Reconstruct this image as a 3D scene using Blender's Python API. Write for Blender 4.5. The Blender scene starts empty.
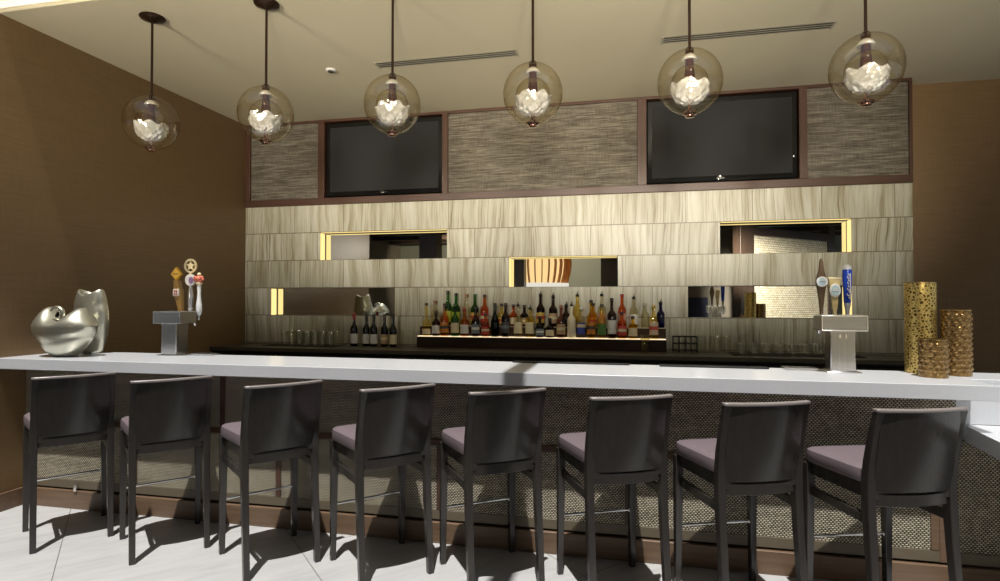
import bpy, bmesh, math, random
from mathutils import Vector, Matrix
random.seed(7)
sc = bpy.context.scene
COL = sc.collection
PI = math.pi

# ---------------------------------------------------------------- materials
MATS = {}
class NT:
    """tiny helper to wire nodes"""
    def __init__(s, name):
        s.m = bpy.data.materials.new(name); s.m.use_nodes = True
        s.t = s.m.node_tree; s.t.nodes.clear()
        s.out = s.t.nodes.new('ShaderNodeOutputMaterial')
    def n(s, kind, **kw):
        nd = s.t.nodes.new(kind)
        ins = kw.pop('ins', {})
        for k, v in kw.items(): setattr(nd, k, v)
        for k, v in ins.items():
            if isinstance(v, bpy.types.NodeSocket): s.t.links.new(v, nd.inputs[k])
            else: nd.inputs[k].default_value = v
        return nd
    def math(s, op, a, b=None, c=None):
        nd = s.n('ShaderNodeMath', operation=op)
        for i, v in enumerate((a, b, c)):
            if v is None: continue
            if isinstance(v, bpy.types.NodeSocket): s.t.links.new(v, nd.inputs[i])
            else: nd.inputs[i].default_value = v
        return nd.outputs[0]
    def coords(s):
        tc = s.n('ShaderNodeTexCoord')
        return tc.outputs['Object']
    def sep(s, v):
        x = s.n('ShaderNodeSeparateXYZ', ins={0: v}); return x.outputs
    def comb(s, x, y, z):
        return s.n('ShaderNodeCombineXYZ', ins={0: x, 1: y, 2: z}).outputs[0]
    def scale(s, v, sx, sy, sz):
        return s.n('ShaderNodeVectorMath', operation='MULTIPLY', ins={0: v, 1: (sx, sy, sz)}).outputs[0]
    def noise(s, v, scale=5, detail=3, rough=.5, dist=0):
        return s.n('ShaderNodeTexNoise', ins={'Vector': v, 'Scale': scale, 'Detail': detail, 'Roughness': rough, 'Distortion': dist}).outputs['Fac']
    def ramp(s, f, stops):
        r = s.n('ShaderNodeValToRGB', ins={0: f}); cr = r.color_ramp
        while len(cr.elements) < len(stops): cr.elements.new(.5)
        for e, (p, c) in zip(cr.elements, stops):
            e.position = p; e.color = (*c, 1)
        return r.outputs[0]
    def mix(s, f, a, b, mode='MIX'):
        nd = s.n('ShaderNodeMix', data_type='RGBA', blend_type=mode)
        for i, v in ((0, f), (6, a), (7, b)):
            if isinstance(v, bpy.types.NodeSocket): s.t.links.new(v, nd.inputs[i])
            else: nd.inputs[i].default_value = v if i == 0 else (*v, 1)
        return nd.outputs[2]
    def bump(s, h, strength=.3, dist=.01):
        return s.n('ShaderNodeBump', ins={'Height': h, 'Strength': strength, 'Distance': dist}).outputs[0]
    def bsdf(s, color, rough=.5, metal=0., spec=.5, normal=None, **ex):
        b = s.n('ShaderNodeBsdfPrincipled')
        for k, v in (('Base Color', color), ('Roughness', rough), ('Metallic', metal), ('Specular IOR Level', spec)):
            if isinstance(v, bpy.types.NodeSocket): s.t.links.new(v, b.inputs[k])
            else: b.inputs[k].default_value = (*v, 1) if k == 'Base Color' else v
        for k, v in ex.items(): b.inputs[k.replace('_', ' ')].default_value = v
        if normal is not None: s.t.links.new(normal, b.inputs['Normal'])
        return b.outputs[0]
    def done(s, sh):
        s.t.links.new(sh, s.out.inputs[0]); return s.m

def plain(name, color, rough=.5, metal=0., spec=.5, grain=0.06, scale=30, **ex):
    """simple procedural material: base colour with slight noise variation"""
    if name in MATS: return MATS[name]
    t = NT(name); v = t.coords()
    f = t.noise(v, scale, 3)
    lo = tuple(max(0, c*(1-grain)) for c in color); hi = tuple(min(1, c*(1+grain)) for c in color)
    c = t.ramp(f, [(.3, lo), (.7, hi)])
    MATS[name] = t.done(t.bsdf(c, rough, metal, spec, **ex)); return MATS[name]

def emit(name, color, strength):
    if name in MATS: return MATS[name]
    t = NT(name)
    e = t.n('ShaderNodeEmission', ins={'Color': (*color, 1), 'Strength': strength})
    MATS[name] = t.done(e.outputs[0]); return MATS[name]

def thin_glass(name, tint, edge=None, gloss=.08, rough=.02):
    """thin tinted glass: transparent tint, darker where seen edge-on, with a fresnel gloss"""
    if name in MATS: return MATS[name]
    edge = edge or tuple(c*c*.8 for c in tint)
    t = NT(name)
    lw = t.n('ShaderNodeLayerWeight', ins={'Blend': .35})
    c = t.mix(t.math('POWER', lw.outputs['Facing'], 2.), tint, edge)
    tr = t.n('ShaderNodeBsdfTransparent'); t.t.links.new(c, tr.inputs[0])
    gl = t.n('ShaderNodeBsdfGlossy', ins={'Roughness': rough, 'Color': (1, 1, 1, 1)})
    f = t.math('ADD', t.math('MULTIPLY', t.math('POWER', lw.outputs['Facing'], 3.), .45), gloss+.03)
    mx = t.n('ShaderNodeMixShader', ins={0: f, 1: tr.outputs[0], 2: gl.outputs[0]})
    MATS[name] = t.done(mx.outputs[0]); return MATS[name]

def wood(name, a, b, rough=.35, axis=2, spec=.5):
    if name in MATS: return MATS[name]
    t = NT(name); v = t.coords()
    s = [28, 28, 28]; s[axis] = 1.6
    f = t.noise(t.scale(v, *s), 1.5, 5, .6, .4)
    c = t.ramp(f, [(.3, a), (.7, b)])
    MATS[name] = t.done(t.bsdf(c, rough, 0, spec, t.bump(f, .08, .003))); return MATS[name]

def m_tile():
    t = NT('veined_marble_tile'); x, y, z = t.sep(t.coords())[:3]
    zr = t.math('DIVIDE', t.math('SUBTRACT', z, 1.01), .3115)
    row = t.math('FLOOR', zr); zf = t.math('FRACT', zr)
    off = t.math('MULTIPLY', t.math('FRACT', t.math('MULTIPLY', row, .5)), .64)
    xr = t.math('DIVIDE', t.math('ADD', t.math('ADD', x, 4.32), off), .61)
    coln = t.math('FLOOR', xr); xf = t.math('FRACT', xr)
    wn = t.n('ShaderNodeTexWhiteNoise', noise_dimensions='2D', ins={'Vector': t.comb(row, coln, 0.)})
    rnd = wn.outputs['Value']
    sh = t.math('MULTIPLY', rnd, 37.)
    # slanted, wavering vertical veins
    wob = t.math('MULTIPLY', t.noise(t.comb(t.math('ADD', x, sh), 0., z), 3., 2), .05)
    slant = t.math('MULTIPLY', t.math('MULTIPLY', t.math('SUBTRACT', rnd, .5), .12), z)
    xx = t.math('ADD', t.math('ADD', x, sh), t.math('ADD', wob, slant))
    n1 = t.noise(t.comb(t.math('MULTIPLY', xx, 15.), 0., t.math('MULTIPLY', z, .9)), 1., 4, .6)
    n2 = t.noise(t.comb(t.math('MULTIPLY', xx, 70.), 3., t.math('MULTIPLY', z, 1.2)), 1., 3, .55)
    c1 = t.ramp(n1, [(.28, (.30, .26, .17)), (.40, (.46, .43, .33)), (.53, (.60, .59, .51)), (.70, (.72, .72, .67))])
    c2 = t.ramp(n2, [(.33, (.46, .39, .26)), (.44, (.90, .88, .82)), (1., (1, 1, 1))])
    c = t.mix(1., c1, c2, 'MULTIPLY')
    tone = t.ramp(rnd, [(0., (.80, .79, .75)), (1., (1, 1, 1))])
    c = t.mix(1., c, tone, 'MULTIPLY')
    jx = t.math('LESS_THAN', t.math('ABSOLUTE', t.math('SUBTRACT', xf, .5)), .4955)
    jz = t.math('LESS_THAN', t.math('ABSOLUTE', t.math('SUBTRACT', zf, .5)), .487)
    j = t.math('MULTIPLY', jx, jz)
    c = t.mix(j, (.17, .14, .09), c)
    return t.done(t.bsdf(c, .34, 0, .35, t.bump(j, .4, .002)))

def m_floor():
    t = NT('pale_stone_floor_tile'); x, y, z = t.sep(t.coords())[:3]
    r = math.sqrt(.5)
    s = t.math('MULTIPLY', t.math('ADD', x, y), r); u = t.math('MULTIPLY', t.math('SUBTRACT', y, x), r)
    sr = t.math('DIVIDE', t.math('ADD', s, .325), 1.213)
    k = t.math('FLOOR', sr); sf = t.math('FRACT', sr)
    ur = t.math('DIVIDE', t.math('ADD', u, t.math('MULTIPLY', k, 1.2)), 2.42)
    kk = t.math('FLOOR', ur); uf = t.math('FRACT', ur)
    w = t.n('ShaderNodeTexWhiteNoise', noise_dimensions='2D', ins={'Vector': t.comb(k, kk, 0.)}).outputs['Value']
    n = t.noise(t.comb(t.math('MULTIPLY', s, 1.2), t.math('MULTIPLY', u, 7.), w), 1.6, 6, .62, .6)
    c = t.ramp(n, [(.25, (.36, .36, .355)), (.5, (.44, .44, .435)), (.75, (.50, .50, .495))])
    js = t.math('LESS_THAN', t.math('ABSOLUTE', t.math('SUBTRACT', sf, .5)), .4978)
    ju = t.math('LESS_THAN', t.math('ABSOLUTE', t.math('SUBTRACT', uf, .5)), .4988)
    j = t.math('MULTIPLY', js, ju)
    c = t.mix(j, (.17, .165, .15), c)
    return t.done(t.bsdf(c, .38, 0, .4))

def m_weave(name, dark, light, sx=.026, sz=.0125, bumpd=.004):
    """coarse basket weave: short horizontal cane loops staggered row to row"""
    t = NT(name); x, y, z = t.sep(t.coords())[:3]
    zr = t.math('DIVIDE', z, sz); row = t.math('FLOOR', zr); zf = t.math('FRACT', zr)
    xr = t.math('ADD', t.math('DIVIDE', x, sx), t.math('MULTIPLY', row, .5))
    xf = t.math('FRACT', xr)
    a = t.math('SINE', t.math('MULTIPLY', xf, PI)); b = t.math('SINE', t.math('MULTIPLY', zf, PI))
    h = t.math('MULTIPLY', a, b)
    w = t.n('ShaderNodeTexWhiteNoise', noise_dimensions='2D', ins={'Vector': t.comb(row, t.math('FLOOR', xr), 0.)}).outputs['Value']
    big = t.noise(t.scale(t.coords(), 1.5, 1, 14), 1.5, 3)
    hh = t.math('ADD', h, t.math('MULTIPLY', t.math('SUBTRACT', w, .5), .25))
    hh = t.math('ADD', hh, t.math('MULTIPLY', t.math('SUBTRACT', big, .5), .5))
    c = t.ramp(hh, [(.25, dark), (.75, light)])
    return t.done(t.bsdf(c, .55, 0, .3, t.bump(h, .8, bumpd)))

def m_grass():
    t = NT('grasscloth_weave'); v = t.coords()
    n1 = t.noise(t.scale(v, 3.2, 1, 55), 1.6, 4, .65, .3)
    n2 = t.noise(t.scale(v, 120, 1, 8), 1., 2, .5)
    f = t.math('ADD', t.math('MULTIPLY', n1, .8), t.math('MULTIPLY', n2, .2))
    c = t.ramp(f, [(.36, (.060, .050, .036)), (.5, (.125, .108, .083)), (.64, (.215, .19, .150))])
    return t.done(t.bsdf(c, .7, 0, .2, t.bump(f, .3, .004)))

def m_wallcover():
    t = NT('brown_vinyl_wallcovering'); v = t.coords()
    n1 = t.noise(t.scale(v, 3, 3, 90), 1.5, 3, .5)
    n2 = t.noise(t.scale(v, 90, 90, 3), 1.5, 2, .5)
    f = t.math('ADD', t.math('MULTIPLY', n1, .6), t.math('MULTIPLY', n2, .4))
    c = t.ramp(f, [(.35, (.190, .116, .052)), (.65, (.235, .148, .070))])
    return t.done(t.bsdf(c, .42, 0, .5, t.bump(f, .08, .002)))

def m_plaster(name, color):
    t = NT(name); v = t.coords()
    n = t.noise(v, 1.2, 4); 
    c = t.ramp(n, [(.3, tuple(k*.96 for k in color)), (.7, color)])
    return t.done(t.bsdf(c, .6, 0, .25, t.bump(t.noise(v, 140, 2), .05, .002)))

def m_stone_mosaic():
    t = NT('split_face_stone'); x, y, z = t.sep(t.coords())[:3]
    br = t.n('ShaderNodeTexBrick', offset=.5, ins={'Vector': t.comb(x, z, 0.), 'Color1': (.78, .70, .52, 1), 'Color2': (.9, .86, .74, 1),
             'Mortar': (.30, .24, .15, 1), 'Scale': 1., 'Mortar Size': .006, 'Bias': 0., 'Brick Width': .11, 'Row Height': .06})
    n = t.noise(t.coords(), 22, 3)
    c = t.mix(.45, br.outputs['Color'], t.ramp(n, [(.35, (.35, .29, .18)), (.55, (.95, .9, .78))]), 'MULTIPLY')
    return t.done(t.bsdf(c, .6, 0, .3, t.bump(br.outputs['Fac'], -.5, .01)))

def m_gold(name, kind):
    t = NT(name); v = t.coords()
    if kind == 'crackle':
        vo = t.n('ShaderNodeTexVoronoi', feature='DISTANCE_TO_EDGE', ins={'Vector': v, 'Scale': 62.})
        f = vo.outputs['Distance']
        c = t.ramp(f, [(.05, (.80, .60, .20)), (.14, (.62, .42, .12)), (.24, (.13, .075, .02))])
        return t.done(t.bsdf(c, .28, .75, .6, t.bump(f, .5, .003)))
    n = t.noise(v, 60, 3)
    c = t.ramp(n, [(.3, (.16, .09, .03)), (.6, (.36, .22, .08)), (.8, (.55, .38, .16))])
    return t.done(t.bsdf(c, .25, .7, .6, t.bump(n, .2, .002)))

def m_brushed(name, color, rough=.3, axis=2):
    t = NT(name); v = t.coords(); s = [140, 140, 140]; s[axis] = 3
    n = t.noise(t.scale(v, *s), 1., 3)
    c = t.ramp(n, [(.3, tuple(k*.85 for k in color)), (.7, color)])
    return t.done(t.bsdf(c, rough, 1., .5, t.bump(n, .05, .001)))

M_TILE = m_tile(); M_FLOOR = m_floor(); M_GRASS = m_grass(); M_WALL = m_wallcover()
M_WEAVE = m_weave('bar_front_cane_weave', (.045, .036, .022), (.60, .54, .41), .0185, .0100)
M_CEIL = m_plaster('warm_ceiling_paint', (.66, .60, .44))
M_WELL = m_plaster('cream_light_well_paint', (.80, .74, .60))
M_TRIMCREAM = m_plaster('cream_gloss_trim', (.90, .85, .74))
M_STONE = m_stone_mosaic()
M_WOODRED = wood('reddish_walnut_trim', (.052, .022, .013), (.085, .039, .023), .38, 0)
M_WOODREDV = wood('reddish_walnut_upright', (.052, .022, .013), (.085, .039, .023), .38, 2)
M_PLINTH = wood('brown_oak_plinth', (.120, .072, .042), (.180, .115, .070), .42, 0)
M_ESP = wood('espresso_stained_wood', (.027, .023, .021), (.035, .031, .028), .23, 2, .6)
M_SEAT = plain('mauve_seat_vinyl', (.165, .130, .144), .42, 0, .4, .05, 60)
M_QUARTZ = plain('white_quartz_slab', (.59, .605, .63), .22, 0, .5, .03, 120)
M_BLACKTOP = plain('dark_polished_granite', (.075, .066, .048), .30, 0, .5, .3, 160)
M_BLACK = plain('black_lacquer', (.008, .008, .008), .35, 0, .4)
M_RUBBER = plain('black_rubber', (.010, .010, .011), .6, 0, .3)
M_BEZEL = plain('glossy_black_bezel', (.006, .006, .006), .12, 0, .5)
M_SCREEN = plain('dark_grey_screen', (.030, .030, .031), .7, 0, .04, .01)
M_CHROME = plain('polished_steel', (.75, .74, .72), .14, 1., .5, .03)
M_STEEL = m_brushed('brushed_stainless', (.62, .61, .60), .26)
M_STEELH = m_brushed('brushed_stainless_head', (.66, .65, .63), .30, 0)
M_BRONZE = plain('dark_bronze', (.035, .018, .010), .3, .6, .5)
M_MIRROR = plain('silvered_mirror', (.86, .87, .84), .0, 1., .5, 0)
M_PEWTER = plain('olive_pewter_glaze', (.56, .55, .45), .34, .85, .5, .05, 9)
M_GOLDC = m_gold('gold_crackle_mosaic', 'crackle'); M_GOLDB = m_gold('bronze_hobnail_glass', 'hob')
M_LED = emit('warm_led_strip', (1., .76, .30), 1.25)
M_LEDW = emit('lit_acrylic_step', (1., .80, .50), 1.1)
M_DARKBROWN = wood('dark_brown_lobby_timber', (.030, .018, .012), (.055, .033, .022), .4, 2)
M_GREYGREEN = m_plaster('grey_green_lobby_paint', (.26, .27, .22))
M_GREYWARM = m_plaster('warm_grey_lobby_paint', (.22, .19, .15))
M_LOBCEIL = m_plaster('lobby_ceiling_paint', (.16, .13, .10))
M_GLOBE = thin_glass('amber_globe_glass', (.96, .93, .85), (.50, .38, .18), .05)
M_GLASS = thin_glass('clear_drinking_glass', (.96, .96, .93), (.80, .79, .72), .07)

# ---------------------------------------------------------------- mesh builder
class MB:
    def __init__(s): s.v = []; s.f = []
    def add(s, vs, fs):
        o = len(s.v); s.v += [tuple(p) for p in vs]; s.f += [tuple(i+o for i in f) for f in fs]; return s
    def box(s, x0, x1, y0, y1, z0, z1):
        return s.add([(x0,y0,z0),(x1,y0,z0),(x1,y1,z0),(x0,y1,z0),(x0,y0,z1),(x1,y0,z1),(x1,y1,z1),(x0,y1,z1)],
                     [(0,3,2,1),(4,5,6,7),(0,1,5,4),(1,2,6,5),(2,3,7,6),(3,0,4,7)])
    def frustum(s, c0, w0, d0, c1, w1, d1):
        vs = []
        for c, w, d in ((c0, w0, d0), (c1, w1, d1)):
            vs += [(c[0]-w/2, c[1]-d/2, c[2]), (c[0]+w/2, c[1]-d/2, c[2]), (c[0]+w/2, c[1]+d/2, c[2]), (c[0]-w/2, c[1]+d/2, c[2])]
        return s.add(vs, [(0,3,2,1),(4,5,6,7),(0,1,5,4),(1,2,6,5),(2,3,7,6),(3,0,4,7)])
    def loft(s, rings, cap0=True, cap1=True):
        n = len(rings[0]); o = len(s.v)
        for r in rings: s.v += [tuple(p) for p in r]
        for k in range(len(rings)-1):
            for i in range(n):
                a = o+k*n+i; b = o+k*n+(i+1) % n
                s.f.append((a, b, b+n, a+n))
        if cap0: s.f.append(tuple(o+i for i in reversed(range(n))))
        if cap1: s.f.append(tuple(o+(len(rings)-1)*n+i for i in range(n)))
        return s
    def lathe(s, prof, c=(0,0,0), seg=24, sq=2., rx=1., ry=1., cap0=True, cap1=True):
        rings = []
        for r, z in prof:
            ring = []
            for i in range(seg):
                a = 2*PI*i/seg; ca, sa = math.cos(a), math.sin(a)
                k = (abs(ca)**sq+abs(sa)**sq)**(-1/sq)
                ring.append((c[0]+r*k*ca*rx, c[1]+r*k*sa*ry, c[2]+z))
            rings.append(ring)
        return s.loft(rings, cap0, cap1)
    def tube(s, pts, r, seg=10):
        rings = []; P = [Vector(p) for p in pts]
        for i, p in enumerate(P):
            d = (P[min(i+1, len(P)-1)]-P[max(i-1, 0)]).normalized()
            a = d.orthogonal().normalized() if i == 0 else (a-d*a.dot(d)).normalized()
            b = d.cross(a)
            rr = r[i] if isinstance(r, (list, tuple)) else r
            rings.append([p+(a*math.cos(2*PI*k/seg)+b*math.sin(2*PI*k/seg))*rr for k in range(seg)])
        return s.loft(rings)
    def prism(s, poly, y0, y1):
        n = len(poly)
        vs = [(x, y0, z) for x, z in poly]+[(x, y1, z) for x, z in poly]
        return s.add(vs, [tuple(range(n)), tuple(reversed(range(n, 2*n)))]+[(i, i+n, (i+1) % n+n, (i+1) % n) for i in range(n)])
    def build(s, name, mat, parent=None, bevel=0., smooth=False, seg=2, sub=0, loc=None):
        me = bpy.data.meshes.new(name); me.from_pydata(s.v, [], s.f); me.update()
        bm = bmesh.new(); bm.from_mesh(me); bmesh.ops.recalc_face_normals(bm, faces=bm.faces); bm.to_mesh(me); bm.free()
        me.materials.append(mat)
        if smooth:
            me.shade_smooth(); me.set_sharp_from_angle(angle=math.radians(38))
        ob = bpy.data.objects.new(name, me); COL.objects.link(ob)
        if parent: ob.parent = parent
        if loc: ob.location = loc
        if bevel:
            b = ob.modifiers.new('bevel', 'BEVEL'); b.width = bevel; b.segments = seg; b.limit_method = 'ANGLE'
            me.shade_smooth(); me.set_sharp_from_angle(angle=math.radians(38)); b.harden_normals = False
        if sub:
            m = ob.modifiers.new('sub', 'SUBSURF'); m.levels = sub; m.render_levels = sub; me.shade_smooth()
        return ob

def thing(name, label, cat, loc=(0,0,0), rz=0, group=None):
    o = bpy.data.objects.new(name, None); COL.objects.link(o); o.empty_display_size = .05
    o.location = loc; o.rotation_euler = (0, 0, rz); o['label'] = label; o['category'] = cat
    if group: o['group'] = group
    return o
def tag(o, label, cat, group=None):
    o['label'] = label; o['category'] = cat
    if group: o['group'] = group
    return o
def struct(o): o['kind'] = 'structure'; return o
def dup(root, loc, label, rz=None, group=None):
    r = root.copy(); COL.objects.link(r); r.location = loc
    if rz is not None: r.rotation_euler = (0, 0, rz)
    r['label'] = label
    if group: r['group'] = group
    for ch in list(root.children):
        c = ch.copy(); COL.objects.link(c); c.parent = r
        for g in list(ch.children):
            d = g.copy(); COL.objects.link(d); d.parent = c
    return r

# ---------------------------------------------------------------- room shell
XL, XR, YT, YM, YB = -4.34, 2.535, 5.975, 6.095, 6.17   # left wall, tile end, tile face, mirror face, brown wall
ZC, YE = 3.526, 3.235                                    # bar ceiling height, its edge on the light well
struct(MB().box(-9, 9, -10, 6.5, -.12, 0).build('floor', M_FLOOR))
struct(MB().box(XL-.15, XL, 2.90, 6.4, 0, 4.8).build('wall_left', M_WALL))
struct(MB().box(XL-.15, 9, YB, YB+.2, 0, 4.0).build('wall_back', M_WALL))
struct(MB().box(XL, 9, YE, YB, ZC, ZC+.14).build('ceiling', M_CEIL))
# light well face above the ceiling edge, with its cream trim
struct(MB().box(XL, 9, YE+.045, YE+.20, ZC+.14, 5.0).build('wall_light_well', M_WELL))
struct(MB().box(XL, 9, YE-.012, YE, ZC+.022, ZC+.075).build('trim_1', M_TRIMCREAM, bevel=.004))
# lobby side of the light well
struct(MB().box(-9, XL, -10, YE, 4.0, 4.12).build('ceiling_lobby_left', M_LOBCEIL))
struct(MB().box(XL, 9, -10, .55, 4.0, 4.12).build('ceiling_lobby', M_LOBCEIL))
struct(MB().box(XL, 9, 0.40, .55, 4.12, 5.0).build('wall_light_well_front', M_WELL))
struct(MB().box(XL-.15, XL, .40, 2.90, 4.12, 5.0).build('wall_light_well_left', M_WELL))
struct(MB().box(4.6, 9, .55, YE, 4.0, 4.12).build('ceiling_lobby_right', M_LOBCEIL))
struct(MB().box(4.6, 4.75, .40, YE+.2, 3.66, 5.0).build('wall_light_well_right', M_WELL))
struct(MB().box(-.56, -.44, .55, YE+.05, 4.75, 4.95).build('beam', M_WELL))
# baseboard along left wall
struct(MB().box(XL, XL+.018, 2.90, 3.44, 0, .128).build('baseboard_left', M_PLINTH, bevel=.004))
# lobby outer walls (seen only in the mirrors)
struct(MB().box(-9, -.2, -10.1, -10, 0, 4.12).box(5, 9, -10.1, -10, 0, 4.12).box(-.2, 5, -10.1, -10, 0, .2).box(-.2, 5, -10.1, -10, 3.6, 4.12).build('wall_lobby_rear', M_GREYGREEN))
struct(MB().box(-9.1, -9, -10, 6.4, 0, 1.0).box(-9.1, -9, -10, 6.4, 3.2, 4.12).box(-9.1, -9, -10, -5, 1.0, 3.2).box(-9.1, -9, 4, 6.4, 1.0, 3.2).build('wall_lobby_left', M_GREYWARM))
struct(MB().box(9, 9.1, -10, 6.4, 0, .3).box(9, 9.1, -10, 6.4, 3.4, 4.12).build('wall_lobby_right', M_GREYWARM))
def window(name, x, y0, y1, z0, z1, n):
    w = struct(MB().box(x-.03, x+.03, y0, y1, z0, z0+.06).box(x-.03, x+.03, y0, y1, z1-.06, z1).build(name, M_DARKBROWN))
    for i in range(n+1):
        y = y0+(y1-y0-.06)*i/n
        MB().box(x-.03, x+.03, y, y+.06, z0+.06, z1-.06).build('mullion', M_DARKBROWN, w)
    MB().box(x-.004, x+.004, y0+.06, y1-.06, z0+.06, z1-.06).build('glass_pane', M_GLASS, w)
window('window_1', -9.05, -5, 4, 1.0, 3.2, 6)
window('window_2', 9.05, -10, 6.4, .3, 3.4, 8)
w3 = struct(MB().box(-.2, 5, -10.08, -10.02, .2, .26).box(-.2, 5, -10.08, -10.02, 3.54, 3.6).build('window_3', M_DARKBROWN))
for i in range(5):
    MB().box(-.2+1.285*i, -.14+1.285*i, -10.08, -10.02, .26, 3.54).build('mullion', M_DARKBROWN, w3)
MB().box(-.14, 4.94, -10.054, -10.046, .26, 3.54).build('glass_pane', M_GLASS, w3)
# lobby columns and partitions
for k, (x, y, w, d) in enumerate([(-5.35, -3.2, .5, .5), (-3.05, -3.7, .55, .4), (-8.2, -3.4, .6, .5), (-.55, -8.2, .7, .6)]):
    struct(MB().box(x-w/2, x+w/2, y-d/2, y+d/2, 0, 4.0).build('column', M_DARKBROWN, bevel=.01))
for k in range(7):
    y = -9.0+k*1.45
    struct(MB().box(-9, 9, y, y+.22, 3.62, 4.0).build('beam', M_DARKBROWN))
# partition wall parallel to the floor grid carrying the stone panel
sa = math.atan2(-6.56+4.16, 5.70-3.19)
part = thing('stone_partition', 'cream split stone feature wall in a dark timber frame, seen in the right mirrors', 'feature wall', (3.19, -4.16, 0), sa)
L = math.hypot(2.51, 2.40)
MB().box(0, L, -.12, 0.02, .0, 3.2).build('stone_panel', M_STONE, part)
for x0, x1, nm in ((-.55, 0, 'post'), (L, L+.35, 'post')):
    MB().box(x0, x1, -.18, .06, 0, 4.0).build(nm, M_DARKBROWN, part, bevel=.008)
MB().box(0, L, -.18, .06, 3.2, 3.42).build('top_rail', M_DARKBROWN, part, bevel=.008)
struct(MB().box(1.2, 3.7, -7.2, -7.05, 0, 4.0).build('wall_lobby_partition', M_GREYWARM))
navy = tag(MB().box(1.72, 2.44, -7.05, -7.0, .6, 1.57).build('noticeboard', plain('navy_felt', (.012, .016, .05), .7), bevel=.01),
           'dark navy panel on the grey lobby wall reflected in the lower right mirror', 'wall panel')

# tile cladding, with five niches
niches = [(-3.39, -1.893, 1.9445, 2.256, 'L', True), (-4.005, -2.487, 1.3215, 1.633, 'L', False), (-1.215, -.097, 1.633, 1.9445, 'L', True),
          (.875, 2.03, 1.9445, 2.256, 'R', True), (.575, 2.03, 1.3215, 1.633, 'R', False)]
rows = [1.01+.3115*i for i in range(6)]
tile = MB(); tile.box(XL, XR, YT, YB, .90, rows[0])
for i in range(5):
    cuts = sorted([(n[0], n[1]) for n in niches if abs(n[2]-rows[i]) < .02])
    x = XL
    for a, b in cuts: tile.box(x, a, YT, YB, rows[i], rows[i+1]); x = b
    tile.box(x, XR, YT, YB, rows[i], rows[i+1])
struct(tile.build('wall_tile', M_TILE))
mlabels = ['long mirror niche below the left television with a glowing left end', 'lowest left mirror niche above the wine bottles, reflecting the silver vases',
           'centre mirror niche above the bottles, reflecting a slatted lamp', 'upper right mirror niche below the right television, reflecting the stone wall',
           'lower right mirror niche behind the taps, reflecting the stone wall and gold vases']
for (a, b, z0, z1, side, top), lab in zip(niches, mlabels):
    t = thing('niche_mirror', lab, 'mirror', (a, YM, z0), 0, 'mirror niches in the tiled back wall')
    MB().box(.002, b-a-.002, 0, .02, .002, z1-z0-.002).build('mirror_glass', M_MIRROR, t)
    for s_, x in (('L', .001), ('R', b-a-.007)):
        if s_ == side: MB().box(x, x+.006, -.112, -.022, .002, z1-z0-.010).build('light_strip', M_LED, t)
    if top: MB().box(.010, b-a-.010, -.114, -.088, z1-z0-.007, z1-z0-.002).build('light_strip', M_LED, t)

# upper zone: walnut rails and posts, grasscloth panels
ZP0, ZP1 = 2.568, 3.52
struct(MB().box(XL, XR, YT-.02, YB, ZP0, 2.642).build('trim_2', M_WOODRED, bevel=.003))
struct(MB().box(XL, XR, YT-.015, YB, 3.497, ZC).build('trim_3', M_WOODRED, bevel=.003))
for i, (x0, x1) in enumerate([(XL, -4.275), (-3.41, -3.332), (-1.946, -1.882), (.095, .186), (1.585, 1.655), (2.508, XR)]):
    struct(MB().box(x0, x1, YT-.02, YB, 2.642, 3.497).build('trim_%d' % (4+i), M_WOODREDV, bevel=.003))
for x0, x1, lab in [(-4.275, -3.41, 'grasscloth wall panel in the left corner beside the left television'), (-1.882, .095, 'widest grasscloth wall panel, between the two televisions'),
                    (1.655, 2.508, 'grasscloth wall panel right of the right television')]:
    tag(MB().box(x0, x1, YT+.005, YB-.02, 2.642, 3.497).build('grasscloth_panel', M_GRASS), lab, 'wall panel', 'grasscloth panels')
struct(MB().box(-3.332, -1.946, YB-.02, YB, 2.642, 3.497).box(.186, 1.585, YB-.02, YB, 2.642, 3.497).build('wall_tv_recess', M_BLACK))
def tv(x0, x1, lab):
    w = x1-x0
    t = thing('television', lab, 'television', ((x0+x1)/2, YT+.02, 2.66), 0, 'wall mounted televisions')
    MB().box(-w/2, w/2, 0, .07, 0, .825).build('bezel', M_BEZEL, t, bevel=.006)
    MB().box(-w/2+.045, w/2-.045, -.003, .0, .05, .775).build('screen', M_SCREEN, t)
    lg = MB().lathe([(.038, 0), (.040, .002), (.036, .005)], seg=20, ry=.28).build('logo_badge', M_CHROME, t, smooth=True, loc=(0, -.001, .026))
    lg.rotation_euler = (PI/2, 0, 0)
    r = MB().tube([(.016*math.cos(a)-.012, -.007, .026+.016*math.sin(a)+.004) for a in [k*PI/5 for k in range(11)]], .0025, 6).build('logo_ring', M_CHROME, t)
    MB().box(.012, .034, -.008, -.005, .026, .031).box(.012, .016, -.008, -.005, .026, .040).build('logo_mark', M_CHROME, t)
    return t
tv(-3.325, -1.953, 'left wall television, dark screen in a walnut framed recess')
tvr = tv(.195, 1.578, 'right wall television, dark screen in a walnut framed recess')
MB().box(.655, .661, -.004, .0, .20, .212).build('indicator_light', emit('tv_led', (1, .9, .8), 2.), tvr)

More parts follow.
